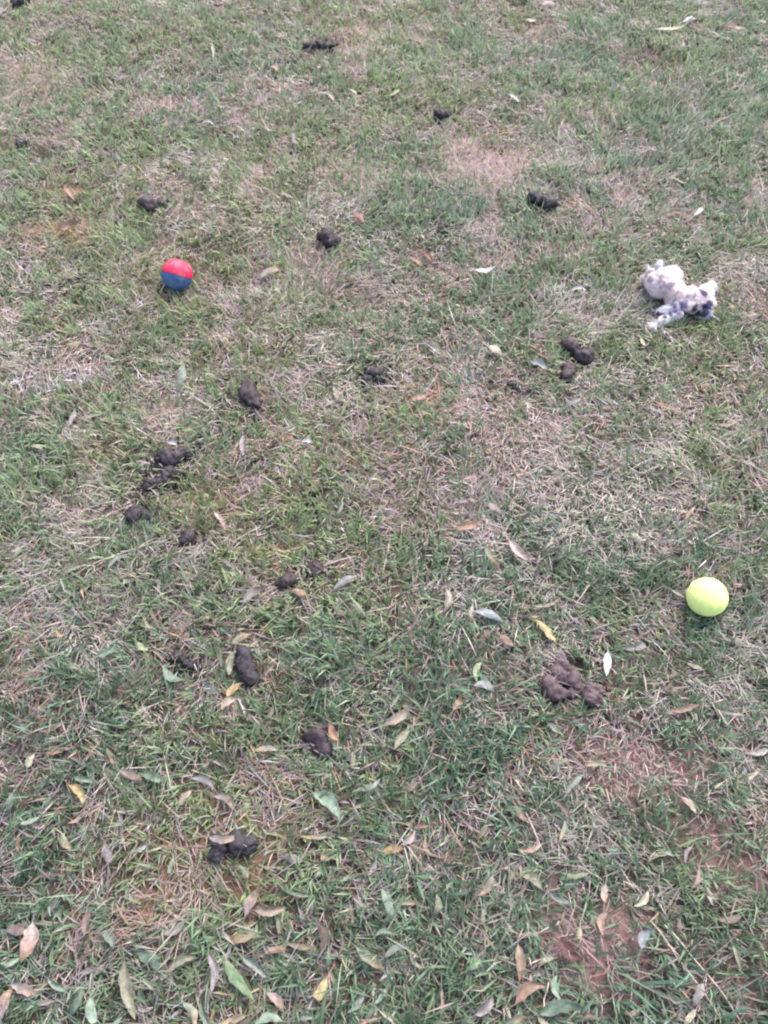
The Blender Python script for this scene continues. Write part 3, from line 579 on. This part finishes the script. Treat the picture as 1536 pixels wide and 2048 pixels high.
colt = GY * hh + GB * (1 - hh); colt = colt * rng.uniform(.6, 1.35, (n, 1)) * (.66 + .68 * vn(x / .022, y / .022, 3))[:, None] * (1 - .18 * near(y) + .20 * away(y))[:, None]  # last factor paints near shade and far haze into the blade colour
dry = (rng.random(n) < np.clip(.42 - .40 * g_, .05, .5))[:, None]; colt = np.where(dry, ST[rng.integers(0, 4, n)] * rng.uniform(.8, 1.1, (n, 1)), colt)
colb = colt * .75 + np.array(S(190, 185, 140)) * .25
tipdry = (rng.random(n) < .12 + .13 * np.clip(y, 0, 2.6))[:, None]; colt = np.where(tipdry, colt * .4 + ST[0] * .6, colt)  # dry tips, commoner farther off to put hazy brightness into the colour
ln = np.clip(rng.gamma(6, .0032, n), .007, .05) * (1 + .6 * l_ + .25 * (g_ - .5)) * NEARLEN(y); wd = rng.uniform(.0014, .0036, n) * np.where(rng.random(n) < .12, 1.5, 1.0)
phi = 6.28 * fbm(x, y, .05, 3, 2) * 2 + rng.normal(0, 1.1, n); th0 = np.abs(rng.normal(.32, .3, n)); th1 = th0 + np.abs(rng.normal(.70, .45, n)) * (1 - .2 * near(y))
hc = cap(x, y); hc[n - NF:] = 9; ln[n - NF:] = rng.uniform(.016, .032, NF); up = ln * np.cos((th0 + th1) / 2); f = np.clip(hc / np.maximum(up, 1e-4), .2, 1); lay = f < .95
th0 = np.where(lay, np.maximum(th0, .8), th0); th1 = np.where(lay, np.clip(th1, 1.2, 1.5), th1); ln = np.where(lay, np.minimum(ln * np.maximum(f, .5), .026), ln)
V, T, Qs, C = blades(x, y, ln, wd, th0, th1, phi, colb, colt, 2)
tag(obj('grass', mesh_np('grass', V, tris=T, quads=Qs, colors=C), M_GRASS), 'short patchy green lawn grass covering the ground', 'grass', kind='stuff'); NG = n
# dry straw and thatch lying low
x, y = scatter(54000, 15000); b, bc, g_, h_, l_ = fields(x, y)
k = (rng.random(len(x)) < (.10 + 1.0 * (1 - g_)) * (1 - .2 * near(y)) * (1 - .55 * b)) & keepout(x, y); x, y, b, bc, g_, l_ = x[k], y[k], b[k], bc[k], g_[k], l_[k]; n = len(x)
w6 = fbm(x, y, .13, 6, 2); pick = np.clip((rng.normal(0, 1.1, n) + (w6 - .5) * 9 + 2.0), 0, 5.999).astype(int)
colt = ST[pick] * rng.uniform(.5, 1.25, (n, 1)) * (1 - .30 * near(y) + .14 * away(y))[:, None]; colt = colt * (1 - .65 * b[:, None]) + bc * .65 * b[:, None] * rng.uniform(.9, 1.4, (n, 1))  # straw colour also carries painted near shade and far brightening
ln = np.clip(rng.gamma(3.2, .0064, n), .006, .085) * NEARLEN(y) * (1 + .7 * l_) * (1 - .4 * b); wd = rng.uniform(.0009, .0024, n)
phi = 6.28 * fbm(x, y, .25, 1, 2) * 1.6 + rng.normal(0, .9, n); th0 = rng.uniform(.95, 1.45, n); th1 = th0 + rng.uniform(0, .45, n)
up = ln * np.cos((th0 + th1) / 2); hc = cap(x, y); big = up > hc; ln = np.where(big, np.minimum(ln, .025), ln); th0 = np.where(big, 1.42, th0); th1 = np.where(big, 1.6, th1)
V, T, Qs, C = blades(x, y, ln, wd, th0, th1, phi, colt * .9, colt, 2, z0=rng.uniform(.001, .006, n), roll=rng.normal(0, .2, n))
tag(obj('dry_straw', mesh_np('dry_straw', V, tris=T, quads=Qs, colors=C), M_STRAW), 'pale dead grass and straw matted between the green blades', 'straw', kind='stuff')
# soil crumbs on bare ground
x, y = scatter(6000, 600); b, bc, g_, h_, l_ = fields(x, y); k = (rng.random(len(x)) < .10 + .9 * b) & keepout(x, y); x, y, b, bc = x[k], y[k], b[k], bc[k]; n = len(x)
r = np.clip(rng.gamma(3, .0005, n), .0006, .004); P = np.stack([x, y, terr(x, y) - .003 * b + r * .4], 1)
tag(obj('soil_crumbs', crumbs_mesh('soil_crumbs', P, r, bc * rng.uniform(.8, 1.25, (n, 1))), M_CRUMB), 'loose soil crumbs scattered over the bare patches', 'soil', kind='stuff')
print('blades', NG, 'straw', len(T), 'crumbs', n)
